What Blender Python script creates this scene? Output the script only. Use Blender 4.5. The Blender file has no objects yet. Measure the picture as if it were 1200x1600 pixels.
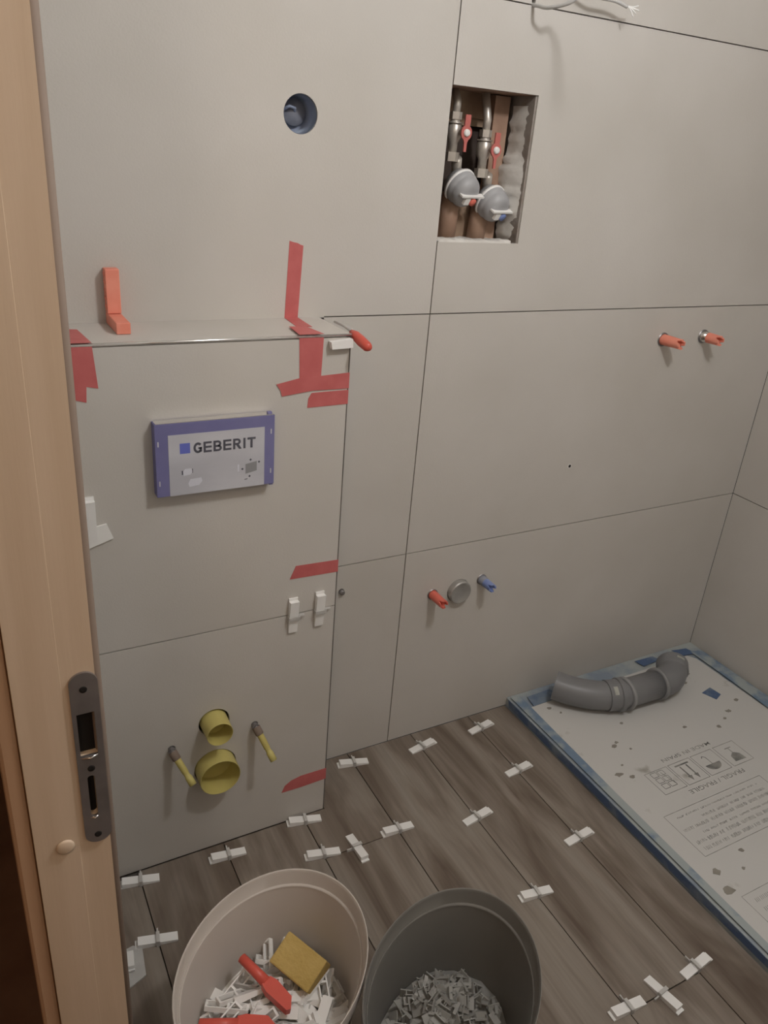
import bpy, bmesh, math, random
from mathutils import Vector, Matrix, Euler
from mathutils.geometry import tessellate_polygon
random.seed(7)
PI = math.pi
SC = bpy.context.scene
COL = SC.collection

# ------------------------------------------------------------------ camera, world, lamps, exposure
cd = bpy.data.cameras.new('camera')
cd.sensor_fit = 'VERTICAL'; cd.sensor_height = 24.0; cd.lens = 1227.97/1600*24.0
cd.clip_start = 0.02
cam = bpy.data.objects.new('camera', cd); COL.objects.link(cam)
PITCH, ROLL, YAW = -0.4356, 0.0843, 0.5242
fw = Vector((math.sin(YAW)*math.cos(PITCH), math.cos(YAW)*math.cos(PITCH), math.sin(PITCH)))
rt0 = Vector((math.cos(YAW), -math.sin(YAW), 0)); up0 = rt0.cross(fw)
rt = math.cos(ROLL)*rt0 + math.sin(ROLL)*up0
up = -math.sin(ROLL)*rt0 + math.cos(ROLL)*up0
m3 = Matrix((rt, up, -fw)).transposed()
cam.matrix_world = Matrix.Translation((-0.9345, -1.4879, 1.5333)) @ m3.to_4x4()
SC.camera = cam

w = bpy.data.worlds.new('world'); SC.world = w; w.use_nodes = True
w.node_tree.nodes['Background'].inputs[0].default_value = (0.9, 0.85, 0.8, 1)
w.node_tree.nodes['Background'].inputs[1].default_value = 0.05

def lamp(name, kind, loc, energy, color, size):
    l = bpy.data.lights.new(name, kind); l.energy = energy; l.color = color
    if kind == 'AREA': l.shape = 'DISK'; l.size = size
    else: l.shadow_soft_size = size
    o = bpy.data.objects.new(name, l); COL.objects.link(o); o.location = loc
    return o
lamp('ceiling_bulb', 'POINT', (0.06, -1.15, 2.26), 28.5, (.985, 0.985, 1.0), 0.07)
lamp('hall_fill', 'POINT', (-1.35, -2.0, 2.2), 11.0, (1.0, 0.80, 0.58), 0.08)  # added warm fill, no known fixture: lifts the door jamb from the hall side

SC.view_settings.view_transform = 'Standard'; SC.view_settings.look = 'None'
SC.view_settings.gamma = 1.0; SC.view_settings.use_curve_mapping = False
SC.view_settings.exposure = 0.0

# ------------------------------------------------------------------ materials
def mat(name, col, rough=0.6, col2=None, scale=6.0, fac=1.0, metal=0.0, bump=0.0, bscale=80.0,
        trans=0.0, stretch=(1, 1, 1), spec=0.4, lo=0.35, hi=0.65, alpha=None, rand=0.0, detail=5.0):
    m = bpy.data.materials.new(name); m.use_nodes = True
    nt = m.node_tree; N = nt.nodes; L = nt.links
    b = N['Principled BSDF']
    b.inputs['Roughness'].default_value = rough
    b.inputs['Metallic'].default_value = metal
    b.inputs['Specular IOR Level'].default_value = spec
    b.inputs['Base Color'].default_value = (*col, 1)
    if trans: b.inputs['Transmission Weight'].default_value = trans
    if alpha is not None: b.inputs['Alpha'].default_value = alpha
    tc = N.new('ShaderNodeTexCoord'); mp = N.new('ShaderNodeMapping')
    mp.inputs['Scale'].default_value = stretch
    L.new(tc.outputs['Object'], mp.inputs['Vector'])
    if rand:
        oi = N.new('ShaderNodeObjectInfo'); vm = N.new('ShaderNodeVectorMath'); vm.operation = 'SCALE'
        vm.inputs[0].default_value = (7.3, 3.1, 5.7); L.new(oi.outputs['Random'], vm.inputs['Scale'])
        L.new(vm.outputs[0], mp.inputs['Location'])
    if col2 is None: col2 = tuple(c*0.88 for c in col)
    n = N.new('ShaderNodeTexNoise'); n.inputs['Scale'].default_value = scale; n.inputs['Detail'].default_value = detail
    r = N.new('ShaderNodeValToRGB'); r.color_ramp.elements[0].position = lo; r.color_ramp.elements[1].position = hi
    r.color_ramp.elements[0].color = (*col, 1)
    r.color_ramp.elements[1].color = (*[a*(1-fac)+c*fac for a, c in zip(col, col2)], 1)
    L.new(mp.outputs[0], n.inputs['Vector']); L.new(n.outputs['Fac'], r.inputs['Fac'])
    L.new(r.outputs[0], b.inputs['Base Color'])
    if bump:
        n2 = N.new('ShaderNodeTexNoise'); n2.inputs['Scale'].default_value = bscale; n2.inputs['Detail'].default_value = 4
        bp = N.new('ShaderNodeBump'); bp.inputs['Strength'].default_value = bump; bp.inputs['Distance'].default_value = 0.002
        L.new(mp.outputs[0], n2.inputs['Vector']); L.new(n2.outputs['Fac'], bp.inputs['Height']); L.new(bp.outputs[0], b.inputs['Normal'])
    return m

M_TILE = mat('beige_porcelain', (.59, .56, .52), .55, (.54, .51, .465), 2.6, 1, bump=.12, bscale=260, rand=1, spec=.3)
M_MORTAR = mat('dark_mortar', (.16, .14, .12), .95, (.10, .09, .08), 30, bump=.6)
M_PLASTER = mat('white_plaster', (.72, .70, .66), .9, (.55, .52, .48), 14, bump=.8, bscale=60)
M_PAINT = mat('painted_wall', (.70, .67, .62), .85, (.64, .6, .55), 3)
M_HALL = mat('hall_paint', (.50, .36, .26), .9, (.45, .31, .21), 2)
M_HALLF = mat('hall_floor', (.24, .15, .11), .6, (.19, .11, .08), 8)
M_FRAME = mat('beech_laminate', (.68, .545, .41), .5, (.62, .485, .35), 5, stretch=(9, 9, .5), rand=0, bump=.05, bscale=40)
M_FRAMED = mat('beech_edge', (.50, .32, .20), .6, (.44, .27, .16), 5, stretch=(9, 9, .5))
M_SEAL = mat('brown_seal', (.25, .19, .15), .7)
M_STEEL = mat('dull_steel', (.36, .34, .34), .42, (.28, .27, .27), 30, metal=.85, bump=.05)
M_CHROME = mat('chrome', (.75, .73, .70), .2, metal=1.0)
M_ALU = mat('aluminium_trim', (.86, .85, .83), .22, metal=.9)
M_DARK = mat('dark_void', (.012, .010, .009), .9)
M_TAPE = mat('red_tape', (.57, .15, .145), .5, (.52, .125, .12), 25, bump=.15, bscale=150)
M_CORAL = mat('orange_plastic', (.86, .32, .23), .5, (.80, .25, .17), 20)
M_RED = mat('red_plastic', (.68, .11, .08), .35, (.62, .10, .07), 10)
M_REDC = mat('red_cap', (.76, .18, .13), .4, (.68, .15, .11), 30)
M_BLUEC = mat('blue_cap', (.20, .27, .55), .4, (.28, .34, .55), 30)
M_WHITE = mat('white_plastic', (.88, .87, .85), .42, (.83, .82, .79), 12)
M_CLEAR = mat('translucent_plastic', (.76, .75, .72), .35, (.68, .66, .63), 30, trans=.35)
M_STUB = mat('stub_plastic', (.62, .61, .57), .5, (.52, .51, .48), 30, trans=.55, spec=.25)
M_DISC = mat('pale_metal_disc', (.42, .405, .38), .45, (.34, .33, .31), 20, metal=.35)
M_CABLE = mat('cable_sheath', (.60, .59, .57), .5)
M_LEVER = mat('faded_red_lever', (.56, .16, .14), .45, (.50, .14, .12), 20)
M_VALVE = mat('satin_brass_nickel', (.62, .58, .52), .38, (.5, .46, .41), 30, metal=.55)
M_BLUEB = mat('blue_carton', (.17, .165, .34), .6, (.20, .195, .37), 12)
M_LABELC = mat('label_paper', (.62, .62, .66), .55, (.48, .48, .52), 3.2, stretch=(1, 1, 3))
M_LABELP = mat('pale_print', (.74, .75, .82), .6)
M_LABELG = mat('grey_print', (.30, .30, .31), .6)
M_INK = mat('dark_print', (.10, .10, .125), .6)
M_LOGOB = mat('blue_print', (.15, .18, .58), .6)
M_YEL = mat('yellow_plastic', (.56, .49, .17), .45, (.52, .44, .14), 12)
M_GREYP = mat('grey_pipe', (.215, .215, .22), .38, (.20, .20, .205), 9)
M_GREYR = mat('grey_pipe_ring', (.30, .30, .30), .35)
M_STICK = mat('pale_sticker', (.5, .5, .46), .6, (.38, .38, .33), 40)
M_TRAY = mat('tray_film', (.40, .43, .42), .55, (.24, .29, .35), 9, bump=.1, lo=.42, hi=.62)
M_BLUET = mat('blue_tape', (.085, .135, .245), .5, (.20, .25, .31), 14, lo=.50, hi=.66)
M_GREYT = mat('grey_film', (.36, .40, .40), .5, (.17, .24, .33), 11, lo=.50, hi=.62)
M_COVER = mat('white_cover', (.58, .57, .545), .7, (.36, .34, .30), 13, lo=.66, hi=.78, bump=.1)
M_PRINT = mat('faded_ink', (.16, .16, .155), .7, (.34, .33, .30), 30)
M_STAIN = mat('mortar_stain', (.30, .28, .24), .9, (.24, .22, .19), 30)
M_BUCKW = mat('cream_bucket', (.62, .57, .52), .45, (.58, .53, .48), 5)
M_BUCKG = mat('grey_bucket', (.215, .205, .185), .42, (.185, .175, .16), 5)
M_SPONGE = mat('yellow_sponge', (.58, .42, .15), .95, (.50, .35, .11), 24, bump=1.0, bscale=140)
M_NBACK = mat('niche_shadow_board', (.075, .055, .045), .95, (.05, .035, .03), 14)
M_REVEAL = mat('grey_board_edge', (.34, .31, .28), .9, (.24, .20, .17), 22, bump=.6)
M_BROWN = mat('old_brickwork', (.26, .17, .115), .95, (.40, .29, .20), 14, bump=.8, bscale=40)
M_BROWNP = mat('brown_lagging', (.42, .28, .20), .7, (.32, .20, .14), 18)
M_MGREY = mat('meter_grey', (.42, .42, .43), .4, (.36, .36, .37), 18)
M_CONDB = mat('conduit_blue', (.28, .32, .43), .45, (.40, .47, .55), 22, lo=.45, hi=.7)
M_CONDG = mat('conduit_grey', (.20, .21, .25), .5, (.27, .28, .32), 22)
M_GROUT = mat('grout_ring', (.80, .79, .76), .9, (.7, .68, .66), 90)

def wood():
    m = bpy.data.materials.new('oak_look_plank'); m.use_nodes = True
    nt = m.node_tree; N = nt.nodes; L = nt.links; b = N['Principled BSDF']
    b.inputs['Roughness'].default_value = .5; b.inputs['Specular IOR Level'].default_value = .3
    tc = N.new('ShaderNodeTexCoord'); oi = N.new('ShaderNodeObjectInfo')
    sc = N.new('ShaderNodeVectorMath'); sc.operation = 'SCALE'; sc.inputs[0].default_value = (13.7, 9.1, 0)
    L.new(oi.outputs['Random'], sc.inputs['Scale'])
    ad = N.new('ShaderNodeVectorMath'); ad.operation = 'ADD'
    L.new(tc.outputs['Object'], ad.inputs[0]); L.new(sc.outputs[0], ad.inputs[1])
    def noise(s, st, det, dist=0):
        mp = N.new('ShaderNodeMapping'); mp.inputs['Scale'].default_value = st; L.new(ad.outputs[0], mp.inputs['Vector'])
        n = N.new('ShaderNodeTexNoise'); n.inputs['Scale'].default_value = s; n.inputs['Detail'].default_value = det
        n.inputs['Distortion'].default_value = dist; L.new(mp.outputs[0], n.inputs['Vector']); return n
    big = noise(2.0, (5.0, .9, 1), 4, 1.1); fine = noise(14, (9, .35, 1), 6)
    r = N.new('ShaderNodeValToRGB'); e = r.color_ramp.elements
    e[0].position = .30; e[0].color = (.125, .093, .070, 1); e[1].position = .72; e[1].color = (.300, .262, .222, 1)
    x = e.new(.46); x.color = (.205, .167, .134, 1); x = e.new(.58); x.color = (.265, .226, .188, 1)
    L.new(big.outputs['Fac'], r.inputs['Fac'])
    r2 = N.new('ShaderNodeValToRGB'); r2.color_ramp.elements[0].position = .3; r2.color_ramp.elements[1].position = .7
    r2.color_ramp.elements[0].color = (.88, .88, .88, 1); r2.color_ramp.elements[1].color = (1.06, 1.06, 1.06, 1)
    L.new(fine.outputs['Fac'], r2.inputs['Fac'])
    mx = N.new('ShaderNodeMix'); mx.data_type = 'RGBA'; mx.blend_type = 'MULTIPLY'; mx.inputs[0].default_value = 1
    L.new(r.outputs[0], mx.inputs[6]); L.new(r2.outputs[0], mx.inputs[7]); L.new(mx.outputs[2], b.inputs['Base Color'])
    bp = N.new('ShaderNodeBump'); bp.inputs['Strength'].default_value = .1; bp.inputs['Distance'].default_value = .001
    L.new(fine.outputs['Fac'], bp.inputs['Height']); L.new(bp.outputs[0], b.inputs['Normal'])
    return m
M_WOOD = wood()

# ------------------------------------------------------------------ mesh helpers
def link(name, me, m, parent=None, smooth=False):
    o = bpy.data.objects.new(name, me); COL.objects.link(o)
    if m and not me.materials: me.materials.append(m)
    if parent: o.parent = parent
    if smooth:
        for p in me.polygons: p.use_smooth = True
    return o
def obj(name, bm, m, parent=None, smooth=False, sub=None):
    """bm is in world space unless the parent is an Empty with a rotation; shift into the parent's frame by location."""
    bmesh.ops.recalc_face_normals(bm, faces=bm.faces)
    me = bpy.data.meshes.new(name); bm.to_mesh(me); bm.free()
    if sub is not None: me.transform(Matrix.Translation(-Vector(sub)))
    return link(name, me, m, parent, smooth)
def smooth_by_angle(o, deg=35):
    me = o.data
    for p in me.polygons: p.use_smooth = True
    bm = bmesh.new(); bm.from_mesh(me)
    for e in bm.edges:
        e.smooth = not (len(e.link_faces) == 2 and e.calc_face_angle(0) > math.radians(deg))
    bm.to_mesh(me); bm.free()
def thing(name, label, cat, loc=(0, 0, 0), rot=(0, 0, 0), group=None):
    o = bpy.data.objects.new(name, None); COL.objects.link(o); o.empty_display_size = .02
    o.location = loc; o.rotation_euler = rot; o['label'] = label; o['category'] = cat
    if group: o['group'] = group
    return o
def tag(o, label, cat, group=None):
    o['label'] = label; o['category'] = cat
    if group: o['group'] = group
    return o
def structure(name):
    o = bpy.data.objects.new(name, None); COL.objects.link(o); o['kind'] = 'structure'; return o
def box(bm, a, b, mtx=None, bev=0):
    a, b = Vector(a), Vector(b); c = (a+b)/2; s = b-a
    r = bmesh.ops.create_cube(bm, size=1)
    vs = r['verts']
    bmesh.ops.scale(bm, vec=s, verts=vs); bmesh.ops.translate(bm, vec=c, verts=vs)
    if bev:
        es = list({e for v in vs for e in v.link_edges})
        q = bmesh.ops.bevel(bm, geom=es, offset=bev, segments=2, affect='EDGES', profile=.5)
        vs = list({v for f in q['faces'] for v in f.verts} | {v for v in vs if v.is_valid})
    if mtx is not None: bmesh.ops.transform(bm, matrix=mtx, verts=vs)
    return bm
def BX(a, b, **k): return box(bmesh.new(), a, b, **k)
FR = {  # frame name -> function from (u,v,w) to world; w is height above the face
    'wall': lambda p, y: (lambda u, v, w: (u, y-w, v)),
    'floor': lambda p, z: (lambda u, v, w: (u, v, z+w)),
    'right': lambda p, x: (lambda u, v, w: (x-w, u, v)),
}
def slab(bm, outline, fn, t0, t1, holes=()):
    """flat plate with holes: outline/holes are lists of (u,v); t0 bottom and t1 top along the face normal"""
    loops = [[Vector((u, v, 0)) for u, v in outline]] + [[Vector((u, v, 0)) for u, v in h] for h in holes]
    tris = tessellate_polygon(loops); flat = [v for l in loops for v in l]
    T = [bm.verts.new(fn(v.x, v.y, t1)) for v in flat]; B = [bm.verts.new(fn(v.x, v.y, t0)) for v in flat]
    for a, b, c in tris:
        try: bm.faces.new((T[a], T[b], T[c])); bm.faces.new((B[c], B[b], B[a]))
        except ValueError: pass
    i = 0
    for l in loops:
        n = len(l)
        for k in range(n):
            a, b = i+k, i+(k+1) % n
            bm.faces.new((T[a], B[a], B[b], T[b]))
        i += n
    return bm
def rect(u0, u1, v0, v1): return [(u0, v0), (u1, v0), (u1, v1), (u0, v1)]
def circ(u, v, r, n=32, ru=None): return [(u+(ru or r)*math.cos(2*PI*k/n), v+r*math.sin(2*PI*k/n)) for k in range(n)]
WALL = lambda y: FR['wall'](None, y)
FLOOR = lambda z: FR['floor'](None, z)
RIGHT = lambda x: FR['right'](None, x)
def tube(bm, pts, rad, n=16, caps=True, hollow=None):
    """sweep along points; rad number or list; returns bm"""
    P = [Vector(p) for p in pts]; R = rad if isinstance(rad, (list, tuple)) else [rad]*len(P)
    t = (P[1]-P[0]).normalized(); ref = Vector((0, 0, 1)) if abs(t.z) < .9 else Vector((1, 0, 0))
    x = t.cross(ref).normalized(); rings = []
    for i, p in enumerate(P):
        if i == 0: t = (P[1]-P[0])
        elif i == len(P)-1: t = (P[-1]-P[-2])
        else: t = (P[i+1]-P[i-1])
        if t.length < 1e-9: t = prev
        t = t.normalized(); prev = t
        x = (x - t*x.dot(t)).normalized(); y = t.cross(x)
        rings.append([bm.verts.new(p + R[i]*(math.cos(2*PI*k/n)*x+math.sin(2*PI*k/n)*y)) for k in range(n)])
    for a, b in zip(rings, rings[1:]):
        for k in range(n): bm.faces.new((a[k], a[(k+1) % n], b[(k+1) % n], b[k]))
    if caps: bm.faces.new(rings[0][::-1]); bm.faces.new(rings[-1])
    return bm
def lathe(bm, prof, origin, axis, n=32):
    """prof: list of (distance along axis, radius)"""
    o, a = Vector(origin), Vector(axis).normalized()
    ref = Vector((0, 0, 1)) if abs(a.z) < .9 else Vector((1, 0, 0))
    x = a.cross(ref).normalized(); y = a.cross(x); rings = []
    for d, r in prof:
        if r < 1e-6: rings.append([bm.verts.new(o+a*d)])
        else: rings.append([bm.verts.new(o+a*d+r*(math.cos(2*PI*k/n)*x+math.sin(2*PI*k/n)*y)) for k in range(n)])
    for p, q in zip(rings, rings[1:]):
        for k in range(n):
            k2 = (k+1) % n
            if len(p) == 1 and len(q) == 1: continue
            if len(p) == 1: bm.faces.new((p[0], q[k2], q[k]))
            elif len(q) == 1: bm.faces.new((p[k], p[k2], q[0]))
            else: bm.faces.new((p[k], p[k2], q[k2], q[k]))
    return bm
def text(name, s, m, parent, width, height, mtx, bold=0.0, sub=(0, 0, 0)):
    """lettering: flat print in the local XY plane, then placed with mtx"""
    c = bpy.data.curves.new(name, 'FONT'); c.body = s; c.size = 1; c.offset = bold; c.extrude = .0
    o = bpy.data.objects.new(name, c); COL.objects.link(o)
    dg = bpy.context.evaluated_depsgraph_get(); me = bpy.data.meshes.new_from_object(o.evaluated_get(dg))
    bpy.data.objects.remove(o); bpy.data.curves.remove(c)
    xs = [v.co.x for v in me.vertices]; ys = [v.co.y for v in me.vertices]
    sx, sy = width/(max(xs)-min(xs)), height/(max(ys)-min(ys))
    for v in me.vertices: v.co = Vector(((v.co.x-min(xs))*sx, (v.co.y-min(ys))*sy, 0))
    me.transform(mtx); me.transform(Matrix.Translation(-Vector(sub))); me.materials.clear()
    return link(name, me, m, parent)

# ------------------------------------------------------------------ dimensions
Z1, Z2, Z0 = 1.2046, .6046, 1.8056        # joints of the wall tiles
XR = 1.2155                               # right wall
XL = -.857                                # left wall, flush with the door lining
D, XB = .156, -.267                       # boxed-out ledge: depth, right end
G = .0013                                  # half joint
CEIL, YF = 2.42, -2.0
NX0, NX1, NZ0, NZ1 = .0045, .2130, 1.3560, 1.6510   # service niche
HC = (-.319, 1.5725, .0335)               # round socket hole

# ------------------------------------------------------------------ back wall
wb = structure('wall_back')
stubs = [(.7385, 1.1205), (.8915, 1.1235), (.0945, .4665), (.2500, .4810)]
sub_holes = [rect(NX0-.006, NX1+.0, NZ0-.004, NZ1)] + [circ(HC[0], HC[1], HC[2]+.001)] \
    + [circ(x, z, .019) for x, z in stubs[:2]] + [circ(x, z, .016) for x, z in stubs[2:]] + [circ(.1765, .461, .036), circ(.4925, .785, .0045, 12), circ(-.176, .532, .009, 12)]
obj('substrate', slab(bmesh.new(), rect(XL, XR, 0, CEIL), WALL(.0095), -.12, 0, sub_holes), M_MORTAR, wb)
def walltile(parent, u0, u1, v0, v1, fn, holes=(), name='tile', m=None):
    outline = rect(u0+G, u1-G, v0+G, v1-G)
    return obj(name, slab(bmesh.new(), outline, fn, -.0095, 0, holes), m or M_TILE, parent)
W0 = WALL(0)
obj('tile', slab(bmesh.new(), [(XL, Z1-.006), (XB+.012, Z1-.006), (XB+.012, Z1+G), (-G, Z1+G), (-G, Z0+.3-G), (XL, Z0+.3-G)], W0, -.0095, 0, [circ(*HC[:2], HC[2])]), M_TILE, wb)   # tall tile left of the joint
walltile(wb, XL, 0, Z0+.3, CEIL, W0)
walltile(wb, XB, 0, Z2, Z1, W0, [circ(-.176, .532, .009, 12)] if False else ())
walltile(wb, XB, 0, 0, Z2, W0, [circ(-.176, .532, .008, 12)])
# tile around the niche: the niche is cut out of its left edge
o = [(G, Z1+G), (XR, Z1+G), (XR, Z0-G), (G, Z0-G), (G, NZ1), (NX1, NZ1), (NX1, NZ0), (G, NZ0)]
obj('tile', slab(bmesh.new(), o, W0, -.0095, 0), M_TILE, wb)
walltile(wb, 0, XR, Z2, Z1, W0, [circ(x, z, .0185) for x, z in stubs[:2]] + [circ(.4925, .785, .004, 12)])
walltile(wb, 0, XR, 0, Z2, W0, [circ(x, z, .0155) for x, z in stubs[2:]] + [circ(.1765, .461, .0345)])
walltile(wb, 0, XR, Z0, CEIL, W0, [circ(.168, 1.8125, .005, 12), circ(.225, 1.872, .006, 12)])

# niche inside
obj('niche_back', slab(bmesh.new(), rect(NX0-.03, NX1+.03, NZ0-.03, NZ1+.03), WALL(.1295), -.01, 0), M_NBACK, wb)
obj('reveal_board', BX((NX1-.004, .004, NZ0-.004), (NX1+.004, .128, NZ1+.002)), M_REVEAL, wb)
obj('reveal_board', BX((NX0-.006, .010, NZ1-.001), (NX1, .128, NZ1+.004)), M_BROWNP, wb)
bm = bmesh.new(); random.seed(3)          # rough mortar along the right reveal
def lumpy_strip(bm, path, wfun, n=34, y0=.006, y1=.075):
    rows = []
    for i in range(n+1):
        t = i/n; z = path[0][1]+(path[1][1]-path[0][1])*t; x = path[0][0]+(path[1][0]-path[0][0])*t
        wd = wfun(t)*(1+random.uniform(-.35, .35)); row = []
        for j in range(7):
            s = j/6
            row.append(bm.verts.new((x-wd*math.sin(s*PI*.5)+random.uniform(-.0012, .0012), y1+(y0-y1)*(1-s)+random.uniform(-.003, .003), z)))
        rows.append(row)
    for a, b in zip(rows, rows[1:]):
        for k in range(6): bm.faces.new((a[k], a[k+1], b[k+1], b[k]))
    return bm
lumpy_strip(bm, ((NX1-.001, NZ0), (NX1-.001, NZ1-.02)), lambda t: .005+.017*math.exp(-((t-.42)/.20)**2)+.004*abs(math.sin(t*19)))
obj('mortar_edge', bm, M_PLASTER, wb, True)
bm = bmesh.new(); random.seed(5); rows = []   # crumbly plaster on the sill
for i in range(31):
    x = NX0+.0+(NX1-NX0-.02)*i/30; h = .004+.0055*abs(math.sin(i*1.7))*random.uniform(.4, 1.2)
    rows.append([bm.verts.new((x, y, NZ0-.003+hh)) for y, hh in ((.0005, .0), (.0015, h), (.018, h*1.2), (.05, h*.7), (.12, h*.5))])
for a, b in zip(rows, rows[1:]):
    for k in range(4): bm.faces.new((a[k], a[k+1], b[k+1], b[k]))
obj('mortar_edge', bm, M_PLASTER, wb, True)
bm = BX((.158, .075, NZ0-.002), (.197, .095, NZ1-.004), mtx=None); obj('timber_batten', bm, M_BROWNP, wb)
bm = BX((NX0, .105, 1.60), (.17, .128, NZ1-.0)); obj('brick', bm, M_BROWN, wb)
obj('brick', BX((NX0, .10, NZ0), (.075, .128, 1.44)), M_BROWN, wb)
obj('brick', BX((.085, .104, NZ0), (.15, .128, 1.43)), M_BROWN, wb)
obj('brick', BX((NX0, .112, 1.585), (.195, .128, 1.66)), M_BROWN, wb)

# round back-box in the upper left tile
t = thing('socket_box', 'round blue-grey electrical back box sunk in the upper left wall tile', 'socket box', (HC[0], .02, HC[1]))
bm = lathe(bmesh.new(), [(-.001, .0325), (.0, .0335), (.045, .0315), (.045, 0.0), ], (HC[0], .004, HC[1]), (0, 1, 0))
obj('box_wall', bm, M_CONDB, t, True, sub=t.location)
bm = bmesh.new(); tube(bm, [(HC[0]-.024, .04, HC[1]+.004), (HC[0]-.012, .026, HC[1]+.012), (HC[0]+.002, .034, HC[1]+.01), (HC[0]+.006, .047, HC[1])], .0028, 8)
obj('wire_loop', bm, M_CONDB, t, True, sub=t.location)
bm = lathe(bmesh.new(), [(.0, .023), (.004, .023), (.004, 0)], (HC[0]+.003, .043, HC[1]+.003), (0, -1, 0)); bm2 = bm
obj('inner_disc', bm2, M_CONDG, t, True, sub=t.location)

# small black drill hole with a grey collar; small grey plug
o = obj('drill_hole', lathe(bmesh.new(), [(0, .0065), (.0010, .0062), (.0012, .0052), (.0008, .0045), (.0008, 0)], (.4925, -.0, .785), (0, -1, 0), 20), M_GROUT)
tag(o, 'small drill hole with a pale collar in the middle tile under the orange stubs', 'hole'); o2 = obj('hole_core', lathe(bmesh.new(), [(.0009, .0044), (.0012, .0044), (.0012, 0)], (.4925, 0, .785), (0, -1, 0), 16), M_DARK, o)
o = obj('wall_plug', lathe(bmesh.new(), [(0, .0065), (.008, .0065), (.009, .0045), (.009, 0)], (-.176, -.0, .532), (0, -1, 0), 16), M_STEEL, None, True)
tag(o, 'tiny dark grey plug in the wall right beside the boxed-out ledge', 'plug')

# ------------------------------------------------------------------ boxed-out ledge
wl = structure('wall_ledge')
YS = -D+.0095
FH = [circ(-.546, .3685, .0345), circ(-.545, .242, .048), circ(-.640, .326, .0085, 16), circ(-.4535, .3315, .0085, 16)]
obj('substrate', slab(bmesh.new(), rect(XL, XB-.0095, 0, Z1-.0095), WALL(YS), -.02, 0, [circ(-.546, .3685, .036), circ(-.545, .242, .050)]), M_MORTAR, wl)
obj('substrate', BX((XL, YS+.02, Z1-.03), (XB-.0095, .0, Z1-.0095)), M_MORTAR, wl)
obj('substrate', BX((XB-.03, YS+.02, 0), (XB-.0095, .0, Z1-.03)), M_MORTAR, wl)
obj('substrate', BX((XL, -.02, 0), (XB-.03, .0, Z1-.03)), M_MORTAR, wl)
WF = WALL(-D)
walltile(wl, XL, XB-.0022, Z2, Z1-.004, WF)
walltile(wl, XL, XB-.0022, 0, Z2, WF, FH)
obj('corner_joint', BX((XB-.0094, -D+.0015, 0), (XB-.0001, -D+.0094, Z1-.0045)), M_MORTAR, wl)
obj('tile', slab(bmesh.new(), rect(XL, XB, -D+.0035, -.0003), FLOOR(Z1), -.0095, 0), M_TILE, wl)
obj('tile', slab(bmesh.new(), rect(-D+.0095, -G, 0, Z1-.0097), lambda u, v, w: (XB+w, u, v), -.0095, 0), M_TILE, wl)
obj('edge_trim', tube(bmesh.new(), [(XL, -D+.001, Z1-.001), (XB, -D+.001, Z1-.001)], .0028, 10), M_ALU, wl, True)

# ------------------------------------------------------------------ other walls, ceiling
wr = structure('wall_right')
obj('substrate', slab(bmesh.new(), rect(YF, 0, 0, CEIL), RIGHT(XR+.0095), -.06, 0), M_MORTAR, wr)
for (a, b) in ((-1.2, -.0), (YF, -1.2)):
    for (c, d_) in ((0, Z2), (Z2, Z1), (Z1, Z0), (Z0, CEIL)):
        walltile(wr, a, b, c, d_, RIGHT(XR))
wlf = structure('wall_left')
bm = bmesh.new()
box(bm, (XL-.06, -.80, 0), (XL, .0, CEIL)); box(bm, (XL-.06, YF, 0), (XL, -1.70, CEIL)); box(bm, (XL-.06, -1.70, 2.06), (XL, -.80, CEIL))
obj('wall_face', bm, M_TILE, wlf)
o = obj('wall_front', BX((XL-.06, YF-.06, 0), (XR+.06, YF, CEIL)), M_TILE); o['kind'] = 'structure'
o = obj('ceiling', BX((XL-.06, YF-.06, CEIL), (XR+.06, .12, CEIL+.05)), M_PAINT); o['kind'] = 'structure'
# hallway behind the camera's door opening
HX0, HY0, HY1 = -2.35, -2.9, .9
bm = bmesh.new()
box(bm, (HX0-.05, HY0, 0), (HX0, HY1, CEIL)); box(bm, (HX0, HY1, 0), (XL-.06, HY1+.05, CEIL)); box(bm, (HX0, HY0-.05, 0), (XL, HY0, CEIL))
box(bm, (XL-.06, .12, 0), (XL-.01, HY1, CEIL)); box(bm, (XL-.06, HY0, 0), (XL-.01, YF-.06, CEIL)); box(bm, (HX0, HY0, CEIL), (XL-.06, HY1, CEIL+.05))
o = obj('wall_hall', bm, M_HALL); o['kind'] = 'structure'

# ------------------------------------------------------------------ floor
fl = structure('floor')
obj('screed', BX((XL-.06, YF-.06, -.08), (XR+.06, .0, -.009)), M_MORTAR, fl)
obj('hall_boards', BX((HX0, HY0, -.08), (XL-.06, HY1, -.003)), M_HALLF, fl)
QX = [XL+.001, -.7285, -.5299, -.3268, -.1279, .0750, .2754, .4125]
CUT = [[-.02, -1.19], [-.72], [-1.31], [-.299, -1.49], [-1.2], [-.889], [-1.2], ]
for i in range(len(QX)-1):
    u0, u1 = QX[i], QX[i+1]
    ystart = -D-.001 if i < 3 else 0
    cuts = [c for c in CUT[i] if c < ystart-.1]
    ys = [ystart] + cuts + [YF]
    for a, b in zip(ys, ys[1:]):
        tilt = random.uniform(-.0003, .0003)
        if i == 3 and a == 0:   # this plank is cut round the ledge corner
            o_ = [(u0+G, b+G), (u1-G, b+G), (u1-G, -.0015), (XB+.0015, -.0015), (XB+.0015, -D-.0015), (u0+G, -D-.0015)]
        else:
            e = .0105 if i == 0 and a == ystart else .0015
            o_ = rect(u0+G, u1-G, b+G, a-(e if a == ystart else G))
        obj('plank', slab(bmesh.new(), o_, FLOOR(tilt), -.009, 0), M_WOOD, fl)
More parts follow.
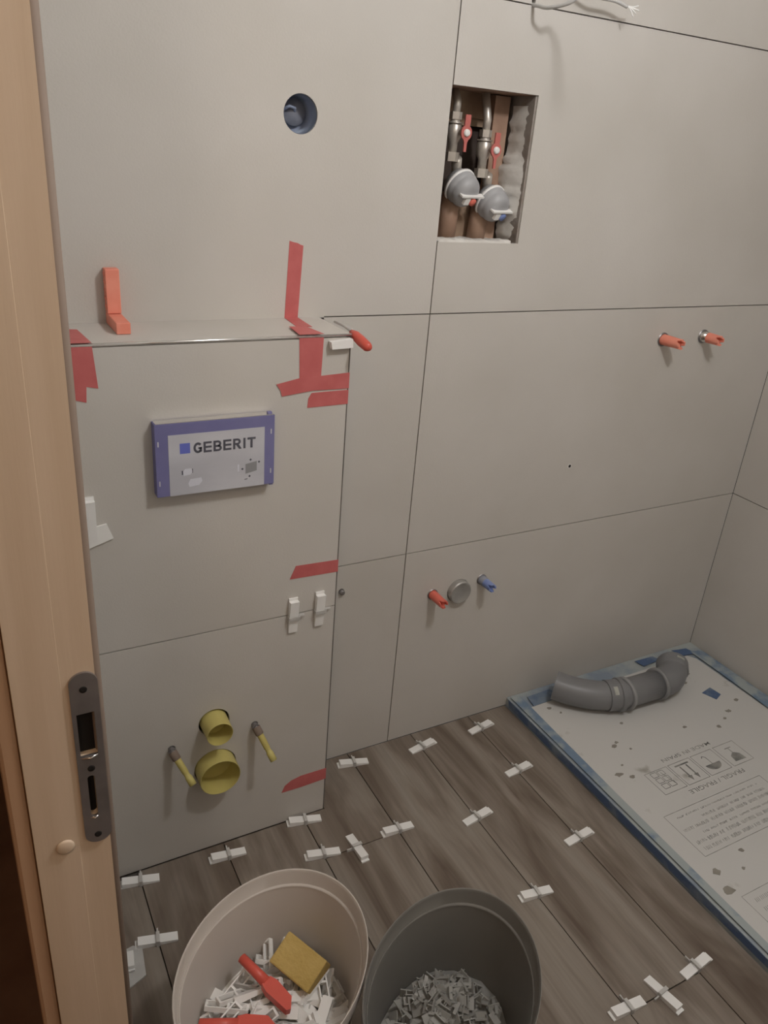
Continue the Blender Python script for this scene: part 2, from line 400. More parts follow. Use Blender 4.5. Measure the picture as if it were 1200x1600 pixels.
# the planks carry on under and past the tray on the far side of the room
# ------------------------------------------------------------------ shower tray with its protective cover
TX, TZ, TY = .4136, .030, -1.72
tr = thing('shower_tray', 'shower tray in the far corner with blue taped edges and a printed white cover', 'shower tray', (TX, 0, 0))
S = tr.location
obj('tray_body', BX((TX, TY, -.009), (XR-.001, -.001, TZ), bev=.002), M_TRAY, tr, sub=S)
obj('cover_sheet', slab(bmesh.new(), [(.448, -.074), (1.13, -.062), (1.148, -.09), (1.151, -1.66), (.440, -1.66), (.438, -.92)], FLOOR(TZ), 0, .0048), M_COVER, tr, sub=S)
bm = bmesh.new(); slab(bm, [(.420, -.012), (.452, -.018), (.444, -.45), (.441, -.95), (.443, -1.7), (.418, -1.7), (.421, -.9)], FLOOR(TZ+.0045), -.0003, .0009)
obj('masking_tape', bm, M_GREYT, tr, sub=S)
bm = bmesh.new()
slab(bm, [(-.10, .004), (-.02, .006), (-.012, .0285), (-1.7, .0285), (-1.7, .008), (-1.1, .012), (-.75, .006), (-.5, .003), (-.3, .004)][::-1], lambda u, v, w: (TX-w, u, v), .0002, .0009)
obj('masking_tape', bm, M_BLUET, tr, sub=S)['label'] = 'dark blue masking tape down the tray side'
for pl in ([(.47, -.030), (.56, -.026), (.575, -.068), (.462, -.074)], [(.93, -.018), (1.01, -.02), (1.02, -.045), (.94, -.052)], [(1.10, -.02), (1.16, -.03), (1.17, -.065), (1.115, -.058)]):
    obj('masking_tape', slab(bmesh.new(), pl, FLOOR(TZ+.0048), .0001, .0008), M_BLUET, tr, sub=S)
bm = bmesh.new(); slab(bm, [(1.160, -.05), (1.205, -.06), (1.207, -.8), (1.207, -1.6), (1.15, -1.6), (1.147, -.5), (1.156, -.3)], FLOOR(TZ+.0048), .0001, .0009)
obj('masking_tape', bm, M_GREYT, tr, sub=S)
obj('masking_tape', slab(bmesh.new(), [(1.012, -.232), (1.060, -.222), (1.065, -.262), (1.030, -.275)], FLOOR(TZ+.0048), .0001, .0008), M_BLUET, tr, sub=S)['label'] = 'torn scrap of blue tape on the cover sheet'
# print on the cover
ZP = TZ+.00505
def lines(bm, segs, wd=.0012):
    for (x0, y0, x1, y1) in segs:
        d = Vector((x1-x0, y1-y0)); n = Vector((-d.y, d.x)).normalized()*wd/2
        vs = [bm.verts.new((x0+n.x, y0+n.y, ZP)), bm.verts.new((x1+n.x, y1+n.y, ZP)), bm.verts.new((x1-n.x, y1-n.y, ZP)), bm.verts.new((x0-n.x, y0-n.y, ZP))]
        bm.faces.new(vs)
def fillp(bm, pts): bm.faces.new([bm.verts.new((x, y, ZP)) for x, y in pts])
def frame(bm, x0, x1, y0, y1, wd=.0014): lines(bm, [(x0, y0, x1, y0), (x1, y0, x1, y1), (x1, y1, x0, y1), (x0, y1, x0, y0)], wd)
bm = bmesh.new()
for x0 in (.564, .6525, .741, .8325): frame(bm, x0, x0+.081, -.508, -.4295, .0018)
for r_ in range(3):                        # stacking limit sign: rows of little boxes
    for c_ in range(2 if r_ < 2 else 2): frame(bm, .580+c_*.025, .600+c_*.025, -.492+r_*.021, -.476+r_*.021, .0020)
lines(bm, [(.625, -.49, .614, -.44)], .002)
for xa in (.682, .706):                    # this way up: two arrows pointing to the reader's side
    lines(bm, [(xa, -.446, xa, -.485)], .005); fillp(bm, [(xa-.008, -.482), (xa, -.500), (xa+.008, -.482)])
lines(bm, [(.668, -.441, .720, -.441)], .005)
cx_, cy_ = .7815, -.474                    # umbrella, upside down
fillp(bm, [(cx_+.028*math.cos(a), cy_-.022*math.sin(a)) for a in [PI*k/10 for k in range(11)]])
lines(bm, [(cx_, cy_, cx_, cy_+.026), (cx_, cy_+.026, cx_-.008, cy_+.032), (cx_-.008, cy_+.032, cx_-.014, cy_+.026)], .0025)
gx, gy = .875, -.47                        # broken glass, upside down
fillp(bm, [(gx-.022, gy-.026), (gx+.02, gy-.028), (gx+.017, gy-.006), (gx+.003, gy+.004), (gx-.003, gy+.004), (gx-.018, gy-.005)])
lines(bm, [(gx, gy+.003, gx, gy+.022), (gx-.012, gy+.023, gx+.012, gy+.023)], .003)
obj('handling_symbols', bm, M_PRINT, tr, sub=S)
R180 = Matrix.Rotation(PI, 4, 'Z')
text('lettering', 'FRAGIL / FRAGILE', M_PRINT, tr, .212, .0135, Matrix.Translation((.845, -.5215, ZP)) @ R180, .004, S)
text('lettering', 'MADE IN SPAIN', M_PRINT, tr, .190, .0120, Matrix.Translation((.842, -.4035, ZP)) @ R180, .004, S)
bm = bmesh.new(); frame(bm, .500, .868, -.697, -.562, .0016); frame(bm, .487, .70, -.95, -.814, .0014)
obj('print_border', bm, M_PRINT, tr, sub=S)
bm = bmesh.new(); random.seed(21)          # rows of small print too faint to read
for y_, xs, xe, hh in ((-.580, .53, .83, .006), (-.600, .60, .84, .009), (-.618, .515, .85, .011), (-.640, .56, .85, .007), (-.659, .515, .85, .012), (-.680, .520, .85, .012)):
    x = xs
    while x < xe:
        wl_ = random.uniform(.016, .05)
        k = x
        while k < min(x+wl_, xe):
            lines(bm, [(k, y_-hh/2*random.uniform(.6, 1), k+random.uniform(-.001, .003), y_+hh/2*random.uniform(.6, 1))], .0013)
            if random.random() < .5: yy = y_+random.uniform(-.4, .4)*hh; lines(bm, [(k, yy, k+.004, yy)], .0012)
            k += random.uniform(.003, .0055)
        x += wl_+.009
for y_ in (-.835, -.86, -.885, -.91):
    k = .51
    while k < .68:
        lines(bm, [(k, y_-.005, k+.002, y_+.005)], .0014); k += random.uniform(.004, .007)
sp = obj('small_print', bm, M_PRINT, tr, sub=S); sp['kind'] = 'stuff'
bm = bmesh.new(); random.seed(9)           # dried mortar splashes
spots = [(.569, -.307, .013), (.585, -.298, .010), (.66, -.24, .010), (.70, -.20, .007), (.535, -.375, .006), (.605, -.335, .007), (.50, -.40, .016), (.53, -.42, .012), (1.02, -.33, .014), (.98, -.35, .008), (1.09, -.30, .012),
         (1.0, -.17, .012), (1.05, -.14, .010), (.83, -.33, .009), (.93, -.37, .012), (.49, -.74, .016), (.475, -.79, .022), (.60, -.72, .011), (.56, -.76, .008), (.95, -.60, .03), (1.03, -.56, .02), (.50, -.10, .01), (.52, -.13, .007)]
for (x, y, r) in spots:
    n = 9; a0 = random.random()*6
    vs = [(x+r*random.uniform(.45, 1)*math.cos(a0+2*PI*k/n), y+.7*r*random.uniform(.45, 1)*math.sin(a0+2*PI*k/n)) for k in range(n)]
    slab(bm, vs, FLOOR(TZ+.0048), .00005, .0006)
sp = obj('mortar_splash', bm, M_STAIN, tr, sub=S); sp['kind'] = 'stuff'

# ------------------------------------------------------------------ door frame
dr = structure('door_1')
JY = -.85
PX0, PX1, PZ0, PZ1 = -.8845, -.8588, .8630, 1.0745
def rrect(u0, u1, v0, v1, r, n=6):
    pts = []
    for (cx, cy, a) in ((u1-r, v1-r, 0), (u0+r, v1-r, 90), (u0+r, v0+r, 180), (u1-r, v0+r, 270)):
        for k in range(n+1):
            q = math.radians(a+90*k/n); pts.append((cx+r*math.cos(q), cy+r*math.sin(q)))
    return pts
slot1 = rect(-.8805, -.8645, .977, 1.0285); slot2 = rrect(-.8768, -.8700, .8985, .9520, .003, 3)
obj('lining', slab(bmesh.new(), rect(-.9320, XL-.0035, 0, 2.04), WALL(JY), -.045, 0, [slot1, slot2]), M_FRAME, dr)
obj('edge_bead', tube(bmesh.new(), [(XL-.0030, JY+.006, 0), (XL-.0030, JY+.006, 2.04)], .0058, 12), M_SEAL, dr, True)
obj('rebate_strip', BX((-.9318, JY-.0006, 0), (-.8905, JY, 2.04), bev=.0003), M_FRAME, dr)
obj('casing', BX((-.9500, JY+.0015, 0), (-.9321, JY+.075, 2.10), bev=.004), M_FRAMED, dr)
obj('lining', BX((-.9320, -1.695, 0), (XL-.0035, -1.65, 2.04)), M_FRAME, dr)
obj('lining', BX((-.9320, -1.65, 2.02), (XL-.0035, -.85, 2.06)), M_FRAME, dr)
sp_ = obj('strike_plate', slab(bmesh.new(), rrect(PX0, PX1, PZ0, PZ1, .0125, 8), WALL(JY-.0018), -.0015, .0010, [slot1, slot2]), M_STEEL, dr)
for z in (1.0560, .9610, .8735): obj('screw', lathe(bmesh.new(), [(0, .0036), (.0008, .0034), (.0004, .0012), (.0004, 0)], (-.8722, JY-.0027, z), (0, -1, 0), 14), M_DARK, sp_, True)
obj('latch_lip', tube(bmesh.new(), [(-.8800, JY-.0025, .9755), (-.8720, JY-.0040, .9748), (-.8650, JY-.0030, .9770)], .0011, 8), M_CHROME, sp_, True)
obj('latch_lip', tube(bmesh.new(), [(-.8768, JY-.0025, .8975), (-.8735, JY-.0035, .8968), (-.8702, JY-.0028, .8985)], .0009, 8), M_CHROME, sp_, True)
obj('keep_box', BX((-.8815, JY+.006, .895), (-.8635, JY+.040, 1.032)), M_DARK, sp_)
obj('cover_cap', lathe(bmesh.new(), [(-.0005, .0088), (.0014, .0086), (.0022, .0070), (.0026, 0)], (-.9040, JY-.0016, .8680), (0, -1, 0), 28), M_FRAME, dr, True)

# ------------------------------------------------------------------ tape strips
def tape(label, faces):
    bm = bmesh.new()
    for kind, pts, h in faces:
        fn = {'front': WF, 'wall': W0, 'top': FLOOR(Z1+.0)}[kind]
        slab(bm, pts, fn, h, h+.0005)
    o = obj('tape_strip', bm, M_TAPE); tag(o, label, 'tape', 'red tape strips on the ledge')
tape('red tape folded over the ledge edge beside the door frame, torn in a step', [
    ('front', [(-.80, 1.2046), (-.7365, 1.2046), (-.7315, 1.131), (-.7500, 1.135), (-.7520, 1.108), (-.772, 1.114), (-.80, 1.116)], .0003),
    ('top', [(-.80, -.157), (-.7365, -.157), (-.744, -.060), (-.758, -.056), (-.80, -.058)], .0031)])
tape('red tape strip running up the back wall from the ledge top', [
    ('wall', [(-.342, 1.2052), (-.3135, 1.2052), (-.3060, 1.344), (-.3120, 1.3455), (-.3180, 1.3485), (-.3265, 1.350), (-.335, 1.3525)], .0003),
    ('top', [(-.342, -.001), (-.3135, -.001), (-.3180, -.086), (-.3480, -.078)], .0003)])
tape('broad red tape folded over the ledge edge and hanging down the front', [
    ('front', [(-.374, 1.2046), (-.325, 1.2046), (-.3275, 1.120), (-.371, 1.118)], .0003),
    ('top', [(-.374, -.157), (-.325, -.157), (-.3345, -.092), (-.3680, -.090)], .0033)])
tape('long horizontal red tape strip crossing the end of the hanging one', [
    ('front', [(-.4175, 1.1175), (-.372, 1.1265), (-.327, 1.1285), (-.2675, 1.1315), (-.2675, 1.1000), (-.345, 1.1005), (-.4060, 1.0935), (-.4085, 1.1045)], .0010)])
tape('short red tape strip directly below the long horizontal one', [
    ('front', [(-.3455, 1.0960), (-.2675, 1.0970), (-.2675, 1.0685), (-.3535, 1.0670), (-.3520, 1.0850)], .0003)])
tape('red tape strip halfway down the ledge at its right edge', [
    ('front', [(-.3790, .6930), (-.3660, .7230), (-.2675, .7200), (-.2675, .6905)], .0003)])
tape('pointed red tape strip low on the ledge near the floor corner', [
    ('front', [(-.3840, .0990), (-.3760, .1180), (-.3600, .1290), (-.3350, .1350), (-.2675, .1350), (-.2675, .1010), (-.330, .0985)], .0003)])

# ------------------------------------------------------------------ flush plate box on the ledge
bx0, bx1, bz0, bz1, bd = -.6485, -.4270, .9285, 1.0665, .022
t = thing('flush_plate_cover', 'blue and silver carton protection box for a flush plate on the ledge front', 'box', (-.538, -D, .9975)); S = t.location
obj('carton_body', BX((bx0, -D-bd, bz0), (bx1, -D-.0002, bz1), bev=.0008), M_BLUEB, t, sub=S)
F2 = WALL(-D-bd)
obj('top_edge', BX((bx0+.002, -D-bd+.0005, bz1), (bx1-.002, -D-.004, bz1+.0012)), M_ALU, t, sub=S)
obj('lug', BX((bx1-.012, -D-bd+.004, bz1), (bx1-.004, -D-.010, bz1+.0045)), M_BLUEB, t, sub=S)
obj('lug', BX((bx1-.008, -D-bd+.002, bz0-.003), (bx1-.001, -D-.010, bz0)), M_BLUEB, t, sub=S)
lb = obj('label_panel', slab(bmesh.new(), rect(-.6255, -.4470, bz0+.0003, 1.0450), F2, .0001, .0006), M_LABELC, t, sub=S)
yl = -D-bd-.0007
def pr(name, pts, m, par, dy=0): return obj(name, slab(bmesh.new(), pts, WALL(yl-dy), 0, .0001), m, par, sub=S)
pr('blue_square', rect(-.6055, -.5870, 1.0085, 1.0280), M_LOGOB, lb)
RX = Matrix.Rotation(PI/2, 4, 'X')
def heavy_letters(word, x0, z0, width, h):
    wts = {'I': .42}; gap = .16; tot = sum(wts.get(c, 1) for c in word)+gap*(len(word)-1); k = width/tot; bm = bmesh.new(); x = x0
    for c in word:
        w_ = k*wts.get(c, 1); t_ = h*.22; s_ = k*.26
        def rc(a, b, c0, d): slab(bm, rect(x+a, x+b, z0+c0, z0+d), WALL(yl-.0002), 0, .0001)
        def arc_(cx, cz, rx, rz, a0, a1, n=14, tx=s_, tz=t_):
            A = [math.radians(a0+(a1-a0)*i/n) for i in range(n+1)]
            pts = [(x+cx+rx*math.cos(a), z0+cz+rz*math.sin(a)) for a in A]+[(x+cx+(rx-tx)*math.cos(a), z0+cz+(rz-tz)*math.sin(a)) for a in A[::-1]]
            slab(bm, pts, WALL(yl-.0002), 0, .0001)
        if c == 'G': arc_(w_*.52, h/2, w_*.52, h/2, 42, 318); rc(w_*.55, w_*.98, h*.38, h*.54); rc(w_*.98-s_, w_*.98, h*.12, h*.54)
        elif c == 'E': rc(0, s_, 0, h); [rc(s_, w_*.95, a, a+h*.19) for a in (0, h*.405, h*.81)]
        elif c == 'I': rc((w_-s_)/2, (w_+s_)/2, 0, h)
        elif c == 'T': rc(0, w_, h*.80, h); rc((w_-s_)/2, (w_+s_)/2, 0, h*.80)
        elif c in 'BR':
            rc(0, s_, 0, h); rc(s_, w_*.5, h*.81, h); rc(s_, w_*.5, h*.40, h*.585); arc_(w_*.5, h*.70, w_*.42, h*.30, -90, 90, 12, s_, h*.185)
            if c == 'B': rc(s_, w_*.52, 0, h*.19); arc_(w_*.52, h*.292, w_*.46, h*.292, -90, 90, 12, s_, h*.185)
            else: slab(bm, [(x+w_*.36, z0+h*.40), (x+w_*.70, z0+h*.43), (x+w_*1.04, z0), (x+w_*.72, z0)], WALL(yl-.0002), 0, .0001)
        x += w_+k*gap
    return obj('lettering', bm, M_INK, lb, sub=S)
heavy_letters('GEBERIT', -.5810, 1.0070, .1165, .0205)
pr('pictogram', [(-.484, .9555), (-.462, .9600), (-.462, .9790), (-.484, .9750)], M_LABELG, lb)
for (x, z) in ((-.4740, .9830), (-.4575, .9770), (-.4900, .9660), (-.4760, .9500)):
    pr('arrow_mark', [(x-.0025, z), (x, z-.0025), (x+.0025, z), (x, z+.0025)], M_INK, lb)
pr('pictogram', rect(-.499, -.4965, .962, .976), M_LABELP, lb); pr('pictogram', [(-.486, .945), (-.480, .946), (-.480, .9445), (-.486, .9435)], M_INK, lb)
pr('pictogram', [(-.600, .966), (-.588, .967), (-.583, .972), (-.586, .979), (-.597, .979), (-.601, .974)], M_LABELP, lb)
pr('pictogram', rect(-.6035, -.601, .968, .976), M_INK, lb); pr('pictogram', rect(-.5845, -.583, .970, .978), M_INK, lb)
pr('pictogram', [(-.590, .943), (-.572, .945), (-.566, .952), (-.568, .959), (-.588, .958), (-.592, .950)], M_LABELP, lb)
for x, z in ((-.6430, 1.0300), (-.6430, .9550), (-.4340, 1.0350), (-.4340, .9560)):
    obj('clip_slot', slab(bmesh.new(), rrect(x-.0012, x+.0012, z-.005, z+.005, .0011, 3), F2, .0001, .0005), M_LABELC, t, sub=S)

# ------------------------------------------------------------------ yellow WC connections
def hollow(prof): return prof
t = thing('flush_pipe_outlet', 'short upper yellow pipe end open towards the room on the ledge front', 'pipe end', (-.546, -D, .3685), group=None); S = t.location
obj('pipe_wall', lathe(bmesh.new(), [(-.03, .0305), (.044, .0285), (.0445, .0280), (.0440, .0272), (.004, .0255), (.002, 0)], (-.546, -D, .3685), (0, -1, 0), 40), M_YEL, t, True, sub=S)
smooth_by_angle(t.children[0])
t = thing('toilet_drain_outlet', 'wide lower yellow drain end open towards the room on the ledge front', 'pipe end', (-.545, -D, .242), group=None); S = t.location
obj('pipe_wall', lathe(bmesh.new(), [(-.03, .0460), (.038, .0455), (.0386, .0450), (.0380, .0440), (.012, .0430), (-.01, .0400), (-.012, .037), (-.012, 0)], (-.545, -D, .242), (0, -1, 0), 48), M_YEL, t, True, sub=S)
smooth_by_angle(t.children[0])
def bolt(x, z, tx, tz, label):
    t = thing('toilet_fixing_bolt', label, 'bolt', (x, -D, z), group='wall bolts with yellow sleeves'); S = t.location
    obj('stud', lathe(bmesh.new(), [(-.02, .0065), (.016, .0065), (.017, .0055), (.017, 0)], (x, -D, z), (0, -1, 0), 16), M_STEEL, t, True, sub=S)
    bm = lathe(bmesh.new(), [(.006, .0088), (.013, .0088), (.013, .0)], (x, -D, z), (0, -1, 0), 6); obj('nut', bm, M_STEEL, t, sub=S)
    # sleeve hangs outward and down from the stud
    a = Vector((x+.001, -D-.014, z-.003)); b = Vector((tx, -D-.062, tz)); d = (b-a).normalized()
    obj('sleeve_collar', lathe(bmesh.new(), [(0, .0095), (.018, .0095), (.020, .0080), (.020, 0)], a-d*.006, d, 18), M_SEAL, t, True, sub=S)
    L_ = (b-a).length
    obj('yellow_sleeve', lathe(bmesh.new(), [(.013, .0075), (L_*.6, .0072), (L_*.62, .0062), (L_*.72, .0064), (L_*.74, .0078), (L_, .0080), (L_+.0003, .0052), (L_-.008, .0048), (L_-.008, 0)], a, d, 18), M_YEL, t, True, sub=S)
bolt(-.640, .326, -.6120, .2690, 'left wall bolt with a hanging yellow sleeve, touching the wide drain end')
bolt(-.4535, .3315, -.4300, .2700, 'right wall bolt with a hanging yellow sleeve, nearer the low red tape')

# ------------------------------------------------------------------ pipe stubs with coloured caps on the back wall
def stub(x, z, r, ln, m, label, notch=True, tx=0, tz=0, hr=None, pale=0.0, group=None):
    t = thing('capped_pipe_stub', label, 'pipe stub', (x, 0, z), group=group); S = t.location
    obj('socket_ring', lathe(bmesh.new(), [(-.008, (hr or r*1.25)), (.003, (hr or r*1.25)), (.003, r*1.02), (-.008, r*.9)], (x, 0, z), (0, -1, 0), 28), M_STEEL, t, True, sub=S)
    ax = Vector((tx, -1, tz)).normalized()
    bm = bmesh.new(); n = 24; c = Vector((x, .004, z)); u = ax.cross(Vector((0, 0, 1))).normalized(); v = u.cross(ax)
    rings = []
    for d, rr in ((0, r), (ln*.45, r*.97), (ln*.78, r*.92), (ln, r*.93), (ln, r*.66), (ln*.70, r*.60), (ln*.70, 0.0)):
        ring = []
        for k in range(n):
            a = 2*PI*k/n; dd = d
            if notch and d == ln: dd = d-(.010 if math.cos(a*4+.6) < -.1 else 0)
            ring.append(bm.verts.new(c+ax*dd+max(rr, 1e-4)*(math.cos(a)*u+math.sin(a)*v)))
        rings.append(ring)
    for A, B in zip(rings, rings[1:]):
        for k in range(n): bm.faces.new((A[k], A[(k+1) % n], B[(k+1) % n], B[k]))
    bm.faces.new(rings[-1]); o = obj('plug_cap', bm, m, t, sub=S); smooth_by_angle(o, 40)
    if pale: obj('cap_sleeve', lathe(bmesh.new(), [(0, r*1.03), (ln*pale, r*1.0), (ln*pale, r*.9)], c, ax, 24), M_CONDG if m is M_BLUEC else M_CHROME, t, True, sub=S)
    return t
stub(*stubs[0], .0145, .066, M_CORAL, 'left one of two orange capped stubs high on the right of the back wall', tx=.1, group='orange capped stubs', hr=.0185)
stub(*stubs[1], .0145, .064, M_CORAL, 'right one of two orange capped stubs, nearest the right wall', tx=.05, group='orange capped stubs', pale=.35, hr=.0185)
stub(*stubs[2], .0130, .062, M_REDC, 'red capped basin stub left of the round metal cap', tx=.02, hr=.0155)
stub(*stubs[3], .0130, .058, M_BLUEC, 'blue capped basin stub right of the round metal cap', pale=.45, hr=.0155)
t = thing('round_wall_plug', 'round grey metal cap between the red and blue stubs', 'cap', (.1765, 0, .461)); S = t.location
obj('cap_disc', lathe(bmesh.new(), [(-.006, .0335), (.014, .0330), (.0165, .0310), (.0165, .027), (.0150, .0245), (.0150, 0)], (.1765, 0, .461), (0, -1, 0), 40), M_DISC, t, True, sub=S)
smooth_by_angle(t.children[0])

# ------------------------------------------------------------------ valves and meters in the niche
def valve(x, z, xt, label):
    y = .060
    t = thing('shutoff_valve', label, 'valve', (x, y, z), group='red-handled valves in the niche'); S = t.location
    obj('riser', tube(bmesh.new(), [(x, y, z+.028), (x+.001, y, z+.055), (xt, y+.01, NZ1-.002)], .0085, 14), M_VALVE, t, True, sub=S)
    obj('nut', lathe(bmesh.new(), [(0, 0), (0, .0135), (.014, .0135), (.014, 0)], (x, y, z+.022), (0, 0, 1), 6), M_VALVE, t, sub=S)
    obj('ring', lathe(bmesh.new(), [(0, .0), (0, .0165), (.003, .0165), (.003, 0)], (x, y, z+.014), (0, 0, 1), 20), M_VALVE, t, True, sub=S)
    obj('valve_body', lathe(bmesh.new(), [(-.045, 0), (-.045, .0095), (-.022, .010), (-.012, .0155), (.010, .0155), (.016, .0105), (.024, .0105), (.024, 0)], (x, y, z), (0, 0, 1), 20), M_VALVE, t, True, sub=S)
    obj('nut', lathe(bmesh.new(), [(0, 0), (0, .0155), (.018, .0155), (.018, 0)], (x, y, z-.058), (0, 0, 1), 6), M_VALVE, t, sub=S)
    hx, hy, hz = x+.012, y-.026, z-.002
    obj('spindle', tube(bmesh.new(), [(x+.008, y-.008, hz), (hx, hy, hz)], .006, 12), M_VALVE, t, True, sub=S)
    bm = bmesh.new(); fn = WALL(hy)
    lever = []
    for k in range(21): a = math.radians(118+k*(242-118)/20+0); lever.append((hx+.0130*math.cos(a), hz+.0145*math.sin(a)))
    lever += [(hx-.0035, hz-.018), (hx-.003, hz-.036), (hx+.003, hz-.036), (hx+.0035, hz-.018)]
    for k in range(21): a = math.radians(-62+k*124/20); lever.append((hx+.0130*math.cos(a), hz+.0145*math.sin(a)))
    lever += [(hx+.0075, hz+.020), (hx+.0070, hz+.034), (hx-.0055, hz+.034), (hx-.0060, hz+.020)]
    slab(bm, lever, fn, 0, .004); hd = obj('red_handle', bm, M_LEVER, t, sub=S)
    obj('handle_screw', lathe(bmesh.new(), [(.004, .0074), (.0075, .0068), (.0085, .004), (.0085, 0)], (hx, hy, hz), (0, -1, 0), 16), M_WHITE, hd, True, sub=S)
    return t
valve(.052, 1.571, .050, 'left red-handled valve in the wall niche, above the red-marked meter')
valve(.132, 1.543, .128, 'right red-handled valve in the wall niche, above the blue-marked meter')
def meter(x, z, col, label):
    y = .048; t = thing('water_meter', label, 'water meter', (x, y, z), group='capped water meters in the niche'); S = t.location
    ax = Vector((.16, -.75, -.42)).normalized()
    c = Vector((x, y, z))
    obj('meter_case', lathe(bmesh.new(), [(-.030, 0), (-.030, .030), (-.012, .0365), (.000, .0365), (.002, .0345), (.006, .0345)] + [(.006+.022*math.sin(a), max(0, .0345*max(0, math.cos(a))**.55 if a < 1.57 else 0)) for a in [PI/2*k/8 for k in range(1, 9)]], c, ax, 32), M_MGREY, t, True, sub=S)
    obj('flange', lathe(bmesh.new(), [(-.016, .034), (-.016, .0385), (-.010, .0385), (-.010, .034)], c, ax, 32), M_WHITE, t, True, sub=S)
    # hinged lid lip and the coloured window
    u = ax.cross(Vector((0, 0, 1))).normalized(); v = u.cross(ax); v = v if v.z > 0 else -v; u = u if u.x > 0 else -u
    mt = Matrix((u, v, ax)).transposed().to_4x4(); mt.translation = c
    bm = bmesh.new(); box(bm, (-.030, .001, .022), (.036, .0045, .035), mtx=mt); obj('lid_lip', bm, M_WHITE, t, sub=S)
    bm = bmesh.new(); box(bm, (-.016, -.016, .020), (-.001, -.001, .0335), mtx=mt); obj('register_window', bm, M_WHITE, t, sub=S)
    bm = lathe(bmesh.new(), [(.015, .0095), (.034, .0085), (.035, 0)], c+u*.010-v*.010, ax, 18); obj('colour_mark', bm, col, t, True, sub=S)
    obj('outlet', tube(bmesh.new(), [c-ax*.02, c-ax*.02+Vector((0, .012, .03)), (x-.016, .060, z+.058)], .011, 14), M_VALVE, t, True, sub=S)
meter(.0820, 1.4600, M_REDC, 'left grey capped water meter in the niche, with a red mark')
meter(.1665, 1.4320, M_BLUEC, 'right grey capped water meter in the niche, with a blue mark')
for x, lab in ((.070, 'left brown lagged pipe below the red-marked water meter'), (.150, 'right brown lagged pipe below the blue-marked water meter')):
    o = obj('lagged_pipe', tube(bmesh.new(), [(x, .080, NZ0), (x+.002, .079, 1.40), (x+.003, .076, 1.43 if x > .1 else 1.45)], .0205, 18), M_BROWNP, None, True)
    tag(o, lab, 'pipe', 'brown pipes in the niche')

# ------------------------------------------------------------------ cable at the top
t = thing('electric_cable', 'pale grey cable looping out of the top of the back wall with frayed ends', 'cable', (.168, 0, 1.809)); S = t.location
def bez(pts, n=10):
    P = [Vector(p) for p in pts]; P = [P[0]*2-P[1]]+P+[P[-1]*2-P[-2]]; out = []
    for i in range(1, len(P)-2):
        for k in range(n):
            s = k/n; out.append(.5*((2*P[i])+(P[i+1]-P[i-1])*s+(2*P[i-1]-5*P[i]+4*P[i+1]-P[i+2])*s*s+(3*P[i]-P[i-1]-3*P[i+1]+P[i+2])*s**3))
    return out+[P[-2]]
path = bez([(.168, .02, 1.809), (.167, -.015, 1.803), (.168, -.050, 1.797), (.183, -.090, 1.803), (.200, -.120, 1.820), (.212, -.200, 1.824), (.213, -.300, 1.797)])
obj('sheath', tube(bmesh.new(), path, .0036, 12), M_CABLE, t, True, sub=S)
t = thing('electric_cable', 'short cable end with frayed white wires right at the top edge, clear of the wall', 'cable', (.236, 0, 1.86)); S = t.location
t['label'] = 'short cable with frayed white wire ends right of the longer cable at the top'
path = bez([(.225, .008, 1.872), (.230, -.016, 1.866), (.250, -.035, 1.846), (.290, -.040, 1.833), (.340, -.040, 1.832), (.374, -.040, 1.8265)])
obj('sheath', tube(bmesh.new(), path, .0036, 12), M_CABLE, t, True, sub=S)
for dx, dz in ((.026, .004), (.030, -.004), (.022, -.010), (.016, -.016)):
    e = Vector((.373, -.040, 1.8265)); obj('wire_end', tube(bmesh.new(), bez([e-Vector((.006, 0, -.002)), e+Vector((dx*.5, -.002, dz*.2)), e+Vector((dx, -.006, dz))], 5), .0014, 8), M_WHITE, t, True, sub=S)

# ------------------------------------------------------------------ orange L spacer and corner wedge on the ledge
t = thing('corner_spacer', 'orange foam L-shaped spacer standing on the ledge against the wall', 'spacer', (-.672, -.012, Z1)); S = t.location
bm = BX((-.6850, -.0225, Z1+.0205), (-.6610, -.0004, 1.3020), bev=.0015); obj('upright_arm', bm, M_CORAL, t, sub=S)
bm = BX((-.6850, -.0950, Z1+.0002), (-.6610, -.0004, Z1+.0200), bev=.0015); obj('foot_arm', bm, M_CORAL, t, sub=S)
for k in range(5): obj('ridge', BX((-.6862, -.019, Z1+.030+k*.014), (-.6850, -.006, Z1+.035+k*.014)), M_CORAL, t, sub=S)

def wedge_profile_mesh(L=.080, W=.020, h0=.0045, h1=.0135, lip=.006, liph=.0035):
    bm = bmesh.new()
    pr_ = [(-L/2-lip, 0), (L/2, 0), (L/2, h0), (-L/2, h1), (-L/2, liph), (-L/2-lip, liph)]
    slab(bm, pr_, lambda u, v, w: (u, w-W/2, v), 0, W)
    return bm
# red wedge sticking out of the ledge corner
t = thing('red_corner_wedge', 'red plastic wedge poking out past the right end of the ledge edge', 'wedge', (-.262, -.150, Z1)); S = t.location
bm = bmesh.new()
tube(bm, [(-.2560, -.130, Z1-.001), (-.2560, -.150, Z1-.004), (-.2550, -.172, Z1-.009), (-.2535, -.196, Z1-.014), (-.2530, -.203, Z1-.0145)], [.0045, .0095, .0105, .0095, .0065], 12)
obj('wedge_tongue', bm, M_RED, t, True, sub=S)
obj('wedge_stem', tube(bmesh.new(), [(-.262, -.066, Z1+.0045), (-.258, -.100, Z1+.0045), (-.256, -.132, Z1+.002)], [.002, .0030, .0045], 10), M_CLEAR, t, True, sub=S)
o = obj('white_corner_spacer', slab(bmesh.new(), [(-.3150, Z1-.010), (-.2700, Z1-.006), (-.2690, Z1-.022), (-.3120, Z1-.024)], WF, .001, .013), M_WHITE)
tag(o, 'small white spacer under the edge trim beside the red corner wedge', 'spacer')

